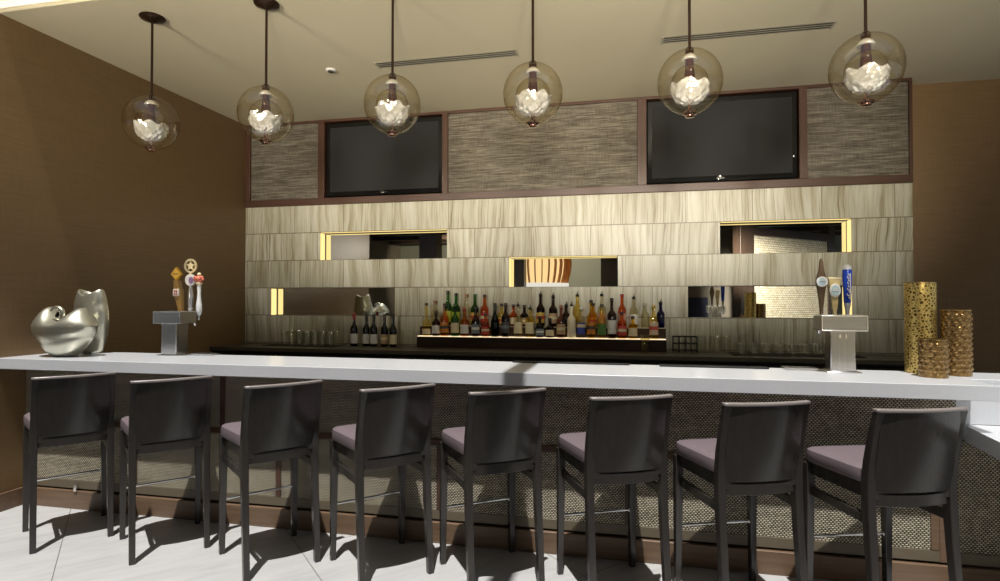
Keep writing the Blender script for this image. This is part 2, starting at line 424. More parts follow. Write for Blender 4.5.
# ceiling fittings
def vent(x0, x1, y, lab):
    w = x1-x0
    t = thing('linear_vent', lab, 'air vent', ((x0+x1)/2, y, ZC), 0, 'linear ceiling vents')
    MB().box(-w/2, w/2, -.055, .055, -.001, 0).build('slot_shade', M_BLACK, t)  # flat black sheet painted as the shade inside the slots
    for k in range(4):
        yy = -.055+k*.0342
        MB().box(-w/2, w/2, yy, yy+.0075, -.0025, -.001).build('fin', plain('vent_grey', (.40, .37, .29), .5), t)
    for s in (-1, 1): MB().box(s*w/2-.008, s*w/2+.008, -.062, .062, -.006, -.001).build('end_cap', MATS['vent_grey'], t)
vent(-2.112, -.884, 4.67, 'left linear air slot in the ceiling, above the left television')
vent(.268, 1.485, 4.69, 'right linear air slot in the ceiling, above the right television')
sm = thing('ceiling_spot', 'small round white ceiling fitting left of the left air slot', 'ceiling light', (-2.555, 4.675, ZC))
MB().lathe([(.046, 0), (.046, -.006), (.038, -.012), (.012, -.013)], seg=28).build('housing', plain('white_enamel', (.8, .8, .78), .4), sm, smooth=True)
MB().lathe([(.03, -.012), (.026, -.018), (.008, -.02)], seg=24).build('lens', M_CHROME, sm, smooth=True)

# ---------------------------------------------------------------- pendants
def make_pendant():
    t = thing('globe_pendant', '', 'pendant lamp', (0, 0, ZC), 0, 'amber globe pendants over the bar')
    MB().lathe([(.083, 0), (.085, -.006), (.078, -.016), (.040, -.028), (.018, -.040), (.008, -.044)], seg=32).build('canopy', M_BRONZE, t, smooth=True)
    MB().lathe([(.0085, -.04), (.0085, -.58)], seg=12).build('rod', M_BRONZE, t, smooth=True)
    zc = 2.763-ZC; R = .182
    prof = []
    for k in range(33):
        a = -PI/2+.16+(PI-.30)*k/32
        prof.append((R*math.cos(a), zc+R*math.sin(a)*1.03))
    MB().lathe(prof, seg=56, cap0=False, cap1=False).build('glass_globe', M_GLOBE, t, smooth=True)
    # collar and long tapered socket
    MB().lathe([(.012, zc+.205), (.022, zc+.196), (.026, zc+.182), (.024, zc+.165)], seg=20).build('collar', M_BRONZE, t, smooth=True)
    MB().lathe([(.022, zc+.165), (.022, zc+.13), (.031, zc+.02), (.033, zc-.005), (.022, zc-.018), (.006, zc-.022)], seg=20).build('socket', plain('brown_socket_metal', (.075, .028, .018), .3, .5), t, smooth=True)
    MB().lathe([(.014, zc+.166), (.040, zc+.142), (.046, zc+.128), (.042, zc+.124), (.020, zc+.128)], seg=28).build('highlight_cone', plain('white_chrome_highlight', (.85, .85, .85), .22, .6), t, smooth=True)  # white cone added to stand in for a highlight in the glass
    # inner blown bowl, silvered and rippled below, clear above
    rng = random.Random(5)
    ph = [rng.random()*6.28 for _ in range(12)]
    def rip(a, b):
        return .42*(.010*math.sin(7*a+5*b+ph[0])+.008*math.sin(11*a-9*b+ph[1])+.006*math.sin(17*a+13*b+ph[2])+.005*math.sin(5*a-19*b+ph[3]))
    rings = []
    for k in range(20):
        b = -PI/2+.2+(PI/2-.12)*k/19; ring = []
        for i in range(72):
            a = 2*PI*i/72; r = .108+rip(a, b)*.65*min(1, k/4)
            top = .012*math.sin(6*a+1.)*(k/19)**3
            ring.append((r*math.cos(b)*math.cos(a), r*math.cos(b)*math.sin(a), zc-.025+r*math.sin(b)+top))
        rings.append(ring)
    ob = MB().loft(rings, True, False).build('silvered_bowl', plain('rippled_silvering', (.88, .88, .88), .14, .6, .5, .05), t, smooth=True)
    prof = [(.108*math.cos(a), zc-.02+.118*math.sin(a)) for a in [.05+(PI/2-.28)*k/12 for k in range(13)]]
    MB().lathe(prof, seg=40, cap0=False, cap1=False).build('inner_shade', M_GLOBE, t, smooth=True)
    MB().lathe([(.012, zc-.125), (.012, zc-.165), (.034, zc-.172), (.040, zc-.178), (.040, zc-.188), (.024, zc-.194), (.026, zc-.204), (.008, zc-.208)], seg=24).build('finial', plain('copper_chrome', (.55, .38, .32), .15, 1.), t, smooth=True)
    return t
plab = ['leftmost globe pendant, hanging in front of the brown left wall', 'second globe pendant from the left, its dark canopy at the picture top',
        'globe pendant hanging in front of the left television', 'globe pendant hanging between the two televisions',
        'globe pendant hanging before the left part of the right television', 'rightmost and largest looking globe pendant, before the right grasscloth panel']
pend = make_pendant(); pend['label'] = plab[0]; pend.location = (-3.328, 3.52, ZC)
for i in range(1, 6): dup(pend, (-3.328+.9205*i, 3.52, ZC), plab[i], rz=i*1.1)

# ---------------------------------------------------------------- bar
WF, WB, WT, WU = 3.245, 3.815, 1.087, 1.012      # worktop front, back, top, underside
XE = 1.657                                       # bar front right end
PF = 3.462                                       # woven panel face
tag(MB().box(XL, 1.745, WF, WB, WU, WT).box(1.745, 4.2, 3.50, WB, WU, WT).build('bar_worktop', M_QUARTZ, bevel=.003),
    'long white quartz bar top running in front of the stools', 'worktop')
bar = thing('bar_counter', 'bar front with woven cane panels in dark brown timber frames', 'bar', (0, 0, 0))
MB().box(XL, XE, PF+.02, PF+.06, .128, WU).box(XE, 4.2, PF+.02, PF+.06, .128, .765).box(XL, 4.2, WB-.06, WB-.04, 0, WU).build('carcass', M_BLACK, bar)
def panel(x0, x1, z0, z1): MB().box(x0, x1, PF, PF+.02, z0, z1).build('woven_panel', M_WEAVE, bar)
xs = [XL, -3.36, -2.235, -1.12, .02, 1.575]
for a, b in zip(xs, xs[1:]):
    panel(a, b-.04, .20, .595)
for a, b in ((XL, -2.70), (-2.66, XE)): panel(a, b, .635, WU)
MB().box(XL, XE, PF-.010, PF+.02, .595, .635).build('rail', M_WOODRED, bar, bevel=.003)
MB().box(XL, XE, PF-.004, PF+.02, .140, .20).build('rail', plain('taupe_lower_rail', (.13, .105, .07), .5), bar, bevel=.003)
for b in xs[1:]: MB().box(b-.04, b, PF-.006, PF+.02, .20, .595).build('stile', M_PLINTH if b > 1.5 else M_WOODREDV, bar, bevel=.002)
MB().box(1.575, XE, PF-.006, PF+.02, .14, .60).build('stile', M_PLINTH, bar, bevel=.002)
MB().box(-2.70, -2.66, PF-.006, PF+.02, .635, WU).build('stile', M_WOODREDV, bar, bevel=.002)
MB().box(XL, 4.2, 3.442, PF+.02, 0, .128).build('plinth', M_PLINTH, bar, bevel=.004)
MB().box(XE, 4.2, PF+.004, PF+.02, .195, .765).build('woven_panel', M_WEAVE, bar)
MB().box(XE, 4.2, PF-.004, PF+.02, .140, .195).build('rail', MATS['taupe_lower_rail'], bar)
MB().box(XE, 4.2, 3.50, 3.53, .852, WU).box(XE, 1.745, 3.50, 3.53, .765, .852).build('end_panel', M_QUARTZ, bar)
for x in (-3.86,):
    MB().box(x-.012, x+.012, PF-.03, PF-.004, .128, .19).build('bracket', M_CHROME, bar, bevel=.002)
low = thing('low_worktop', 'lower white accessible counter stepping down at the right edge', 'worktop', (0, 0, 0))
MB().add([(1.705,3.50,.765),(1.590,2.50,.765),(4.2,2.50,.765),(4.2,3.50,.765),(1.705,3.50,.85),(1.590,2.50,.85),(4.2,2.50,.85),(4.2,3.50,.85)],
         [(0,3,2,1),(4,5,6,7),(0,1,5,4),(1,2,6,5),(2,3,7,6),(3,0,4,7)]).build('slab', M_QUARTZ, low, bevel=.003)
MB().box(4.1, 4.18, 2.6, 2.7, 0, .765).build('leg', M_STEEL, low)
# behind the bar
bc = thing('back_counter', 'dark polished back counter along the tiled wall carrying bottles', 'counter', (0, 0, 0))
MB().box(XL+.002, XR, 5.385, YT-.002, .962, 1.0).build('countertop', M_BLACKTOP, bc, bevel=.003)
MB().box(XL+.002, XR, 5.42, YT-.002, 0, .962).build('cabinet', M_BLACK, bc)
for k in range(9):
    x = XL+.06+k*.76
    d = MB().box(x, x+.72, 5.402, 5.42, .10, .93).build('door', M_BLACK, bc, bevel=.003)
    MB().box(x+.30, x+.42, 5.388, 5.402, .86, .872).build('handle', M_STEEL, d)

# ---------------------------------------------------------------- stools
def curved(x0, x1, z0, z1, yc, bow, th, n=14, zn=1, lean=0.):
    """sheet bowed towards -y, thickness th towards +y"""
    mb = MB(); rings = []
    for i in range(n+1):
        x = x0+(x1-x0)*i/n; u = (x-(x0+x1)/2)/((x1-x0)/2)
        y = yc-bow*(1-u*u)
        rings.append([(x, y, z0), (x, y+th, z0), (x, y+th-lean, z1), (x, y-lean, z1)])
    mb.loft(rings); return mb
def make_stool():
    t = thing('bar_stool', '', 'bar stool', (0, 0, 0), 0, 'bar stools along the counter')
    for s in (-1, 1):
        x = s*.1925
        MB().loft([[(x-w, y-d, z), (x+w, y-d, z), (x+w, y+d, z), (x-w, y+d, z)] for z, y, w, d in
                   ((0, 0, .016, .017), (.20, .020, .0165, .019), (.42, .042, .0175, .021), (.60, .054, .0185, .023), (.70, .055, .0185, .023), (.80, .044, .018, .022), (.92, .018, .0175, .018), (1.030, -.012, .017, .015))]).build('leg', M_ESP, t, bevel=.003)
        x = s*.212
        MB().frustum((x, .447, 0), .030, .030, (x-s*.004, .442, .69), .042, .042).build('leg', M_ESP, t, bevel=.003)
        MB().add([(s*.186, .06, .525), (s*.206, .06, .525), (s*.206, .43, .53), (s*.186, .43, .53), (s*.186, .06, .568), (s*.206, .06, .568), (s*.206, .43, .573), (s*.186, .43, .573)],
                 [(0,3,2,1),(4,5,6,7),(0,1,5,4),(1,2,6,5),(2,3,7,6),(3,0,4,7)]).build('stretcher', M_ESP, t, bevel=.003)
    # seat frame
    a, b = .196, .212
    MB().add([(-a,.035,.635),(a,.035,.635),(b,.455,.635),(-b,.455,.635),(-a,.035,.700),(a,.035,.700),(b,.455,.700),(-b,.455,.700)],
             [(0,3,2,1),(4,5,6,7),(0,1,5,4),(1,2,6,5),(2,3,7,6),(3,0,4,7)]).build('seat_frame', M_ESP, t, bevel=.004)
    # cushion, slightly crowned
    rings = []
    for z, k in ((.700, .985), (.712, 1.0), (.742, 1.0), (.757, .985), (.765, .93), (.769, .7), (.771, .3)):
        ring = []
        for i in range(48):
            an = 2*PI*i/48; ca, sa_ = math.cos(an), math.sin(an); q = (abs(ca)**9+abs(sa_)**9)**(-1/9)
            u, v = ca*q, sa_*q
            wx = .206+(.236-.206)*(v+1)/2
            ring.append((u*wx*k, (.258+v*.206*k), z))
        rings.append(ring)
    MB().loft(rings).build('seat_cushion', M_SEAT, t, smooth=True)
    bk = curved(-.184, .184, .668, 1.026, .040, .028, .018, lean=.062).build('backrest', M_ESP, t, bevel=.002)
    curved(-.211, .211, 1.024, 1.038, -.026, .028, .032, 20).build('top_cap', wood('espresso_sunlit_edge', (.19, .165, .158), (.26, .23, .22), .3, 0, .6), t, bevel=.004)  # paler wood colour paints in the sun caught by the top edge
    curved(-.176, .176, .606, .660, .042, .026, .022).build('lower_rail', M_ESP, t, bevel=.003)
    f = MB().tube([(-.2, .447, .318), (.2, .447, .318)], .008, 12).build('footrest', M_CHROME, t, smooth=True)
    for s in (-1, 1): MB().box(s*.2-.012, s*.2+.012, .436, .458, .308, .328).build('bracket', M_CHROME, f, bevel=.002)
    return t
st = [(-3.326, 2.95, .931), (-2.622, 2.946, .85), (-1.866, 2.912, .884), (-1.201, 2.931, .781), (-.606, 2.936, .594), (.012, 2.892, .429), (.609, 2.859, .37), (1.217, 2.835, .318)]
slab = ['bar stool nearest the left wall, below the silver vases', 'second bar stool from the left wall, below the left beer tower', 'third bar stool from the left wall, its legs all in view',
        'fourth bar stool from the left, back below the wine bottles', 'fifth bar stool from the left, back turned slightly left at the picture centre', 'sixth bar stool from the left, below the right end of the liquor bottles',
        'second bar stool from the right end of the bar, below the dark counter mat', 'rightmost bar stool, largest and nearest, beside the lower counter']
stool = make_stool(); stool['label'] = slab[0]; stool.location = (st[0][0], st[0][1], 0); stool.rotation_euler = (0, 0, st[0][2])
for i in range(1, 8): dup(stool, (st[i][0], st[i][1], 0), slab[i], rz=st[i][2])

# ---------------------------------------------------------------- beer towers
def tower(x0, x1, y0, y1, cx0, cx1, cy0, cy1, z0, z1, label):
    t = thing('beer_tower', label, 'beer tower', ((cx0+cx1)/2, (cy0+cy1)/2, WT), 0, 'beer towers on the bar')
    ox, oy = t.location.x, t.location.y; B = lambda a, b, c, d, e, f: MB().box(a-ox, b-ox, c-oy, d-oy, e-WT, f-WT)
    B(cx0-.025, cx1+.025, cy0-.02, cy1+.02, WT, WT+.008).build('base_plate', M_STEEL, t, bevel=.003)
    B(cx0, cx1, cy0, cy1, WT+.008, z0).build('column', M_STEEL, t, bevel=.004)
    B(x0, x1, y0, y1, z0, z1).build('head', M_STEELH, t, bevel=.005)
    # bright edging round the head's front face, and its engraved marks
    e = .006; fy = y0-.002
    B(x0, x1, fy, y0+.004, z1-e, z1).build('edging', M_CHROME, t, bevel=.001)
    B(x0, x1, fy, y0+.004, z0, z0+e).build('edging', M_CHROME, t, bevel=.001)
    B(x0, x0+e, fy, y0+.004, z0+e, z1-e).build('edging', M_CHROME, t, bevel=.001)
    B(x1-e, x1, fy, y0+.004, z0+e, z1-e).build('edging', M_CHROME, t, bevel=.001)
    k = MB(); cx = (cx0+cx1)/2
    for s in (-1, 1):
        k.box(cx+s*.016-.004-ox, cx+s*.016+.004-ox, cy0-.0015-oy, cy0-oy, z0-.045-WT, z0-.020-WT)
        k.box(cx+s*.016-.010*max(s, 0)-ox, cx+s*.016+.010*max(-s, 0)-ox, cy0-.0015-oy, cy0-oy, z0-.045-WT, z0-.040-WT)
    k.build('engraved_mark', M_CHROME, t)
    return t
def faucet(t, x, yb, z):
    """spout on the bartender's side below a handle; x, yb, z in tower coordinates"""
    f = MB().tube([(x, yb-.01, z), (x, yb+.05, z), (x, yb+.075, z-.015), (x, yb+.085, z-.06)], [.012, .012, .012, .009], 12).build('faucet', M_CHROME, t, smooth=True)
    MB().lathe([(.014, -.015), (.016, .0), (.011, .018), (.009, .03)], (x, yb+.04, z+.012), 16).build('valve_collar', M_CHROME, f, smooth=True)
    return f
c_cream = plain('cream_enamel', (.78, .66, .40), .35); c_tan = plain('tan_varnished_wood', (.50, .30, .10), .35); c_amb = plain('amber_sign_enamel', (.75, .42, .04), .3)
c_white = plain('white_gloss_plastic', (.80, .80, .80), .25); c_red = plain('salmon_red_enamel', (.62, .16, .10), .35); c_pur = plain('violet_print', (.30, .18, .38), .4)
c_blue = plain('royal_blue_plastic', (.02, .07, .55), .25); c_dark = plain('dark_brown_print', (.05, .02, .012), .4); c_pale = plain('pale_blue_print', (.45, .62, .72), .4)
c_silv = plain('silver_plastic', (.62, .62, .64), .25, .7); c_red2 = plain('badge_red', (.5, .08, .05), .4)

# left tower
TL = tower(-3.392, -3.162, 3.62, 3.785, -3.352, -3.224, 3.655, 3.77, 1.324, 1.4126, 'left beer tower with diamond topped and star topped tap handles')
ox, oy = TL.location.x, TL.location.y
HY = 3.80-oy+.02
# A: amber diamond sign over a tan tapered handle, leaning left
xa = -3.335-ox
A = MB().loft([[(xa+.012+dx*r, HY+dy*r, 1.385-WT) for dx, dy in ((-1,-1),(1,-1),(1,1),(-1,1))] for r in (.014,)] +
              [[(xa+.012-(z-1.385)*.155+dx*r, HY+dy*r, z-WT) for dx, dy in ((-1,-1),(1,-1),(1,1),(-1,1))] for z, r in ((1.42, .015), (1.50, .022), (1.56, .026), (1.60, .021), (1.645, .019))]).build('tap_handle', c_tan, TL, bevel=.003)
xt = xa-.032
MB().prism([(xt, 1.642-WT), (xt+.048, 1.694-WT), (xt, 1.748-WT), (xt-.048, 1.694-WT)], HY-.012, HY+.012).build('diamond_sign', c_amb, A, bevel=.003)
MB().prism([(xt, 1.655-WT), (xt+.036, 1.694-WT), (xt, 1.735-WT), (xt-.036, 1.694-WT)], HY-.0135, HY-.011).build('sign_face', plain('gold_sign_print', (.85, .55, .10), .35), A)
MB().box(xt-.024, xt+.024, HY-.0155, HY-.0130, 1.690-WT, 1.698-WT).build('sign_band', plain('rust_print', (.45, .16, .02), .4), A)
MB().box(xa-.038, xa+.012, HY-.034, HY-.022, 1.525-WT, 1.578-WT).build('badge', c_white, A, bevel=.003)
MB().box(xa-.030, xa+.004, HY-.036, HY-.034, 1.535-WT, 1.541-WT).box(xa-.030, xa+.004, HY-.036, HY-.034, 1.562-WT, 1.568-WT).box(xa-.026, xa-.020, HY-.036, HY-.034, 1.541-WT, 1.562-WT).box(xa-.008, xa-.002, HY-.036, HY-.034, 1.541-WT, 1.562-WT).build('badge_print', c_red2, A)
faucet(TL, xa+.012, 3.785-oy, 1.36-WT)
# B: star in a ring over a round badge on a white shaft
xb = -3.245-ox
Bh = MB().lathe([(.010, 0), (.017, .01), (.018, .05), (.014, .06), (.018, .07), (.0185, .16), (.012, .19), (.010, .22)], (xb, HY, 1.385-WT), 20).build('tap_handle', c_silv, TL, smooth=True)
disc = MB().lathe([(.044, -.008), (.046, 0), (.044, .008)], seg=32).build('round_badge', c_white, Bh, smooth=True, loc=(xb, HY, 1.648-WT)); disc.rotation_euler = (PI/2, 0, 0)
d2 = MB().lathe([(.026, -.002), (.026, .002)], seg=24, rx=.75).build('badge_print', c_pur, Bh, loc=(xb+.010, HY-.0095, 1.645-WT)); d2.rotation_euler = (PI/2, 0, .0)
zr = 1.755-WT; ring = []
n = 40; mb = MB()
for k in range(n):
    a = 2*PI*k/n; ring.append([(xb+r*math.cos(a), HY+dy, zr+r*math.sin(a)) for r, dy in ((.041, -.006), (.054, -.006), (.054, .006), (.041, .006))])
ring.append(ring[0]); mb.loft(ring, False, False).build('star_ring', c_cream, Bh)
star = [(xb+(.042 if k % 2 == 0 else .018)*math.sin(k*PI/5), zr+(.042 if k % 2 == 0 else .018)*math.cos(k*PI/5)) for k in range(10)]
MB().prism(star, HY-.005, HY+.005).build('star', c_cream, Bh)
MB().box(xb-.008, xb+.008, HY-.005, HY+.005, 1.690-WT, 1.705-WT).build('neck', c_cream, Bh)
faucet(TL, xb, 3.785-oy, 1.36-WT)
# C: rounded white handle with a salmon ornament
xc = -3.170-ox
Ch = MB().lathe([(.004, -.03), (.005, 0), (.016, .012), (.022, .045), (.021, .085), (.014, .13), (.012, .18), (.015, .22), (.010, .235)], (xc, HY, 1.375-WT), 24).build('tap_handle', c_white, TL, smooth=True)
om = MB()
for cx_, cz_, r_ in ((0, 0, .024), (-.028, .010, .014), (.028, .010, .014), (-.036, -.006, .010), (.037, -.004, .011), (-.016, -.018, .012), (.016, -.018, .012)):
    om.lathe([(r_*math.cos(a), r_*math.sin(a)) for a in [-PI/2+.15+(PI-.3)*k/8 for k in range(9)]], (xc+cx_, HY-.006, 1.655+cz_-WT), 14)
om.build('ornament', c_red, Ch, smooth=True)
MB().lathe([(.015*math.cos(a), .015*math.sin(a)) for a in [-PI/2+.15+(PI-.3)*k/8 for k in range(9)]], (xc, HY, 1.688-WT), 16).build('ornament_knob', c_cream, Ch, smooth=True)
MB().lathe([(.021, 0), (.024, .01), (.018, .02)], (xc, HY, 1.612-WT), 16).build('collar', c_cream, Ch, smooth=True)

# right tower
TR = tower(1.066, 1.303, 3.60, 3.755, 1.122, 1.252, 3.635, 3.74, 1.324, 1.4126, 'right beer tower with a tall blue tap handle, beside the gold vases')
ox, oy = TR.location.x, TR.location.y; HY = 3.79-oy
# D: slim bronze handle with a round white dial
xd = 1.122-ox
Dh = MB().loft([[(xd+dx*w, HY+dy*.010, z-WT) for dx, dy in ((-1,-1),(1,-1),(1,1),(-1,1))] for z, w in ((1.385, .007), (1.44, .009), (1.50, .014), (1.555, .021), (1.60, .030), (1.64, .024), (1.68, .013), (1.725, .010), (1.745, .004))]).build('tap_handle', plain('antique_bronze', (.12, .08, .05), .3, .6), TR, bevel=.003)
d = MB().lathe([(.030, -.006), (.031, 0), (.030, .006)], seg=32).build('dial', c_white, Dh, smooth=True, loc=(xd, HY-.016, 1.607-WT)); d.rotation_euler = (PI/2, 0, 0)
d = MB().lathe([(.021, -.001), (.021, .001)], seg=28).build('dial_face', c_pale, Dh, loc=(xd, HY-.023, 1.607-WT)); d.rotation_euler = (PI/2, 0, 0)
MB().box(xd-.014, xd+.014, HY-.0255, HY-.0243, 1.604-WT, 1.610-WT).build('dial_print', c_silv, Dh)
faucet(TR, xd, 3.755-oy, 1.36-WT)
# E: cream paddle with a pale oval badge
xe = 1.193-ox
Eh = MB().loft([[(xe+dx*w, HY+dy*.011, z-WT) for dx, dy in ((-1,-1),(1,-1),(1,1),(-1,1))] for z, w in ((1.385, .008), (1.43, .010), (1.45, .015), (1.52, .020), (1.60, .030), (1.622, .034))]).build('tap_handle', plain('pale_gold_enamel', (.62, .50, .26), .3, .2), TR, bevel=.003)
MB().box(xe-.036, xe+.036, HY-.013, HY+.013, 1.620-WT, 1.632-WT).build('top_bar', plain('pale_gold_bar', (.75, .66, .42), .3, .3), Eh, bevel=.002)
d = MB().lathe([(.028, -.004), (.030, 0), (.028, .004)], seg=28, ry=1.35).build('oval_badge', c_white, Eh, smooth=True, loc=(xe, HY-.015, 1.555-WT)); d.rotation_euler = (PI/2, 0, 0)
d = MB().lathe([(.022, -.001), (.022, .001)], seg=28, ry=1.35).build('badge_face', c_pale, Eh, loc=(xe, HY-.020, 1.555-WT)); d.rotation_euler = (PI/2, 0, 0)
MB().box(xe-.016, xe+.016, HY-.023, HY-.021, 1.552-WT, 1.558-WT).box(xe-.010, xe+.010, HY-.023, HY-.021, 1.562-WT, 1.566-WT).build('badge_print', c_white, Eh)
faucet(TR, xe, 3.755-oy, 1.36-WT)
# F: tall blue handle with white cap and white script running up it
xf = 1.262-ox
Fh = MB().lathe([(.016, 0), (.019, .01), (.023, .10), (.026, .17), (.024, .20)], (xf, HY, 1.478-WT), 28).build('tap_handle', c_blue, TR, smooth=True)
MB().lathe([(.024, 0), (.025, .006), (.022, .018), (.012, .028), (.003, .030)], (xf, HY, 1.678-WT), 24).build('cap', c_white, Fh, smooth=True)
MB().lathe([(.008, 0), (.010, .02), (.012, .06), (.018, .09), (.017, .098)], (xf, HY, 1.382-WT), 20).build('ferrule', c_silv, Fh, smooth=True)
k = MB()
for i, (z, w) in enumerate([(1.505, .010), (1.523, .015), (1.541, .008), (1.556, .013), (1.573, .016), (1.591, .009), (1.607, .014), (1.625, .011), (1.641, .016)]):
    dx = .003*(-1)**i
    k.box(xf-w/2+dx, xf+w/2+dx, HY-.030, HY-.022, z-WT, z+.0045-WT); k.box(xf-w/2+dx, xf-w/2+.004+dx, HY-.030, HY-.022, z-WT, z+.013-WT)
k.box(xf+.006, xf+.009, HY-.030, HY-.020, 1.50-WT, 1.655-WT)
k.build('script_lettering', c_white, Fh)
faucet(TR, xf, 3.755-oy, 1.36-WT)

# bar mats and drip trays behind the towers
tag(MB().box(-.74, .01, 3.755, 3.81, WT, WT+.007).build('bar_mat', M_RUBBER, bevel=.002), 'thin black bar mat on the counter edge behind the fifth stool', 'bar mat', 'bar mats')
tag(MB().box(.19, .82, 3.73, 3.81, WT, WT+.007).build('bar_mat', M_RUBBER, bevel=.002), 'longer black bar mat on the counter edge left of the right tower', 'bar mat', 'bar mats')
def tray(x0, x1, y0, y1, label):
    t = thing('drip_tray', label, 'drip tray', ((x0+x1)/2, (y0+y1)/2, WT), 0, 'drip trays')
    w, d = (x1-x0)/2, (y1-y0)/2
    MB().box(-w, w, -d, d, 0, .004).box(-w, w, -d, -d+.006, .004, .014).box(-w, w, d-.006, d, .004, .014).box(-w, -w+.006, -d+.006, d-.006, .004, .014).box(w-.006, w, -d+.006, d-.006, .004, .014).build('pan', M_STEEL, t)
    for i in range(8):
        x = -w+.02+i*(2*w-.04)/8
        MB().box(x, x+.007, -d+.006, d-.006, .008, .012).build('grille_bar', M_CHROME, t)
tray(-3.15, -2.97, 3.71, 3.80, 'low steel drip tray right of the left beer tower')
tray(.90, 1.08, 3.70, 3.80, 'low steel drip tray left of the right beer tower')

# ---------------------------------------------------------------- silver vases
def blob(profile_fn, seg, n, loc, name, label, rz=0):
    rings = [[profile_fn(k/(n-1), 2*PI*i/seg) for i in range(seg)] for k in range(n)]
    t = thing(name, label, 'vase', loc, rz, 'sculptural silver vases')
    return t, rings
def vase_low(u, a):
    """u 0 base .. 1 crown; wide belly, two raised shoulders with a fold between them"""
    ca, sa_ = math.cos(a), math.sin(a)
    if u < .5:
        k = u/.5
        prof = [(0, .36, 0), (.06, .42, .006), (.30, .62, .055), (.60, .86, .125), (.82, .975, .178), (1.0, 1.0, .215)]
        for p, q in zip(prof, prof[1:]):
            if k <= q[0]+1e-9:
                s = (k-p[0])/(q[0]-p[0]); r = p[1]+(q[1]-p[1])*s; z = p[2]+(q[2]-p[2])*s; break
        t_ = 0
    else:
        t_ = (u-.5)/.5; r = math.cos(t_*PI/2)**.75 if t_ < 1 else 0.; z = .215+.060*math.sin(t_*PI/2)
    x, y = r*ca, r*sa_
    h = math.sin(min(1, t_*1.6)*PI/2)
    z += h*(.092*math.exp(-((x+.56)/.27)**2-(y/.8)**2)+.084*math.exp(-((x-.52)/.34)**2-((y-.1)/.8)**2))
    z -= h*.035*math.exp(-((x-.05)/.22)**2-((y+.5)/.5)**2)
    # sweeping crease round the belly, dipping to the front
    zc = .150+.040*math.sin(a+.5)
    r2 = 1-.05*math.exp(-((z-zc)/.030)**2)*(1 if sa_ < .2 else .3)
    return (.247*x*r2+.012*t_, .150*y*r2, z)
t, rings = blob(vase_low, 64, 44, (-3.985, 3.452, WT), 'folded_vase', 'low wide silver vase with folded shoulders and a swirled opening, nearest the left edge')
MB().loft(rings, True, True).build('body', M_PEWTER, t, smooth=True, sub=1)
# swirled tube opening between the shoulders
pts = []
for k in range(26):
    a = -2.2+4.9*k/25; r = .024+.034*k/25
    pts.append((.022+r*math.cos(a)*1.0, -.062-.020*k/25, .305+r*math.sin(a)))
MB().tube(pts, [.006+.011*math.sin(PI*min(1, (k+2)/27)) for k in range(26)], 12).build('swirl_rim', M_PEWTER, t, smooth=True)
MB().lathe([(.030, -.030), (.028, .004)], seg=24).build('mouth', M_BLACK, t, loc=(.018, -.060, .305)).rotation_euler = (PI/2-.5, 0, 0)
def vase_tall(u, a):
    ca, sa_ = math.cos(a), math.sin(a)
    pts = [(0, .62, 0), (.04, .68, .008), (.25, .90, .12), (.45, 1.0, .235), (.62, .97, .330), (.78, .90, .400), (.90, .80, .450), (1, .72, .455)]
    for p, q in zip(pts, pts[1:]):
        if u <= q[0]+1e-9:
            s = (u-p[0])/(q[0]-p[0]); r = p[1]+(q[1]-p[1])*s; z = p[2]+(q[2]-p[2])*s; break
    up = max(0, (u-.6)/.4)
    z += .040*up*abs(ca)**1.6-.012*up*max(0, -sa_)**2
    r *= 1-.16*up*max(0, -sa_)**1.5
    r *= 1-.06*math.exp(-((u-.66-.06*math.cos(a))/.06)**2)*(1 if sa_ < .3 else .3)
    return (.150*r*ca*(1-.10*up)-.006*up+.01, .085*r*sa_, z)
t, rings = blob(vase_tall, 48, 26, (-4.062, 3.722, WT), 'pinched_vase', 'taller silver vase with a pinched two-horned mouth, standing behind the low one')
inner = [[(p[0]*.82, p[1]*.8, p[2]-.02-.05*k) for p in rings[-1]] for k in range(3)]
MB().loft(rings+inner, True, True).build('body', M_PEWTER, t, smooth=True, sub=1)

# ---------------------------------------------------------------- gold vases
def gold(x, y, r, h, mat, bumps, label, name):
    t = thing(name, label, 'vase', (x, y, WT), 0, 'gold cylinder vases')
    seg, n = 128, max(60, int(h/.0035)) if bumps else 12; rings = []
    for k in range(n):
        z = h*k/(n-1); ring = []
        for i in range(seg):
            a = 2*PI*i/seg; rr = r
            if bumps and .02 < z < h-.02:
                nb = int(2*PI*r/.030); row = z/.027; p = (a/(2*PI)*nb+.5*(int(row) % 2)) % 1-.5; q = row % 1-.5
                b = max(0, 1-(p*p+q*q)/.13)**.6; rr += .0045*b
            ring.append((rr*math.cos(a), rr*math.sin(a), z))
        rings.append(ring)
    for rr, z in ((r-.006, h), (r-.007, h-.10*h), (r-.007, .02)):
        rings.append([(rr*math.cos(2*PI*i/seg), rr*math.sin(2*PI*i/seg), z) for i in range(seg)])
    MB().loft(rings).build('body', mat, t, smooth=not bumps or True)
    MB().lathe([(r-.004, h-.001), (r+.0015, h-.001), (r+.0015, h+.004), (r-.004, h+.004)], seg=48, cap0=False, cap1=False).build('rim', MATS['gold_rim'], t)
plain('gold_rim', (.55, .38, .14), .25, .9)
gold(1.620, 3.742, .077, .508, M_GOLDC, False, 'tallest gold vase with a crackled mosaic surface, at the right end of the bar', 'mosaic_vase')
gold(1.760, 3.665, .069, .355, M_GOLDB, True, 'medium bronze hobnail vase at the far right of the bar', 'hobnail_vase')
gold(1.597, 3.550, .0655, .200, M_GOLDB, True, 'shortest bronze hobnail vase, in front of the other two', 'hobnail_vase')

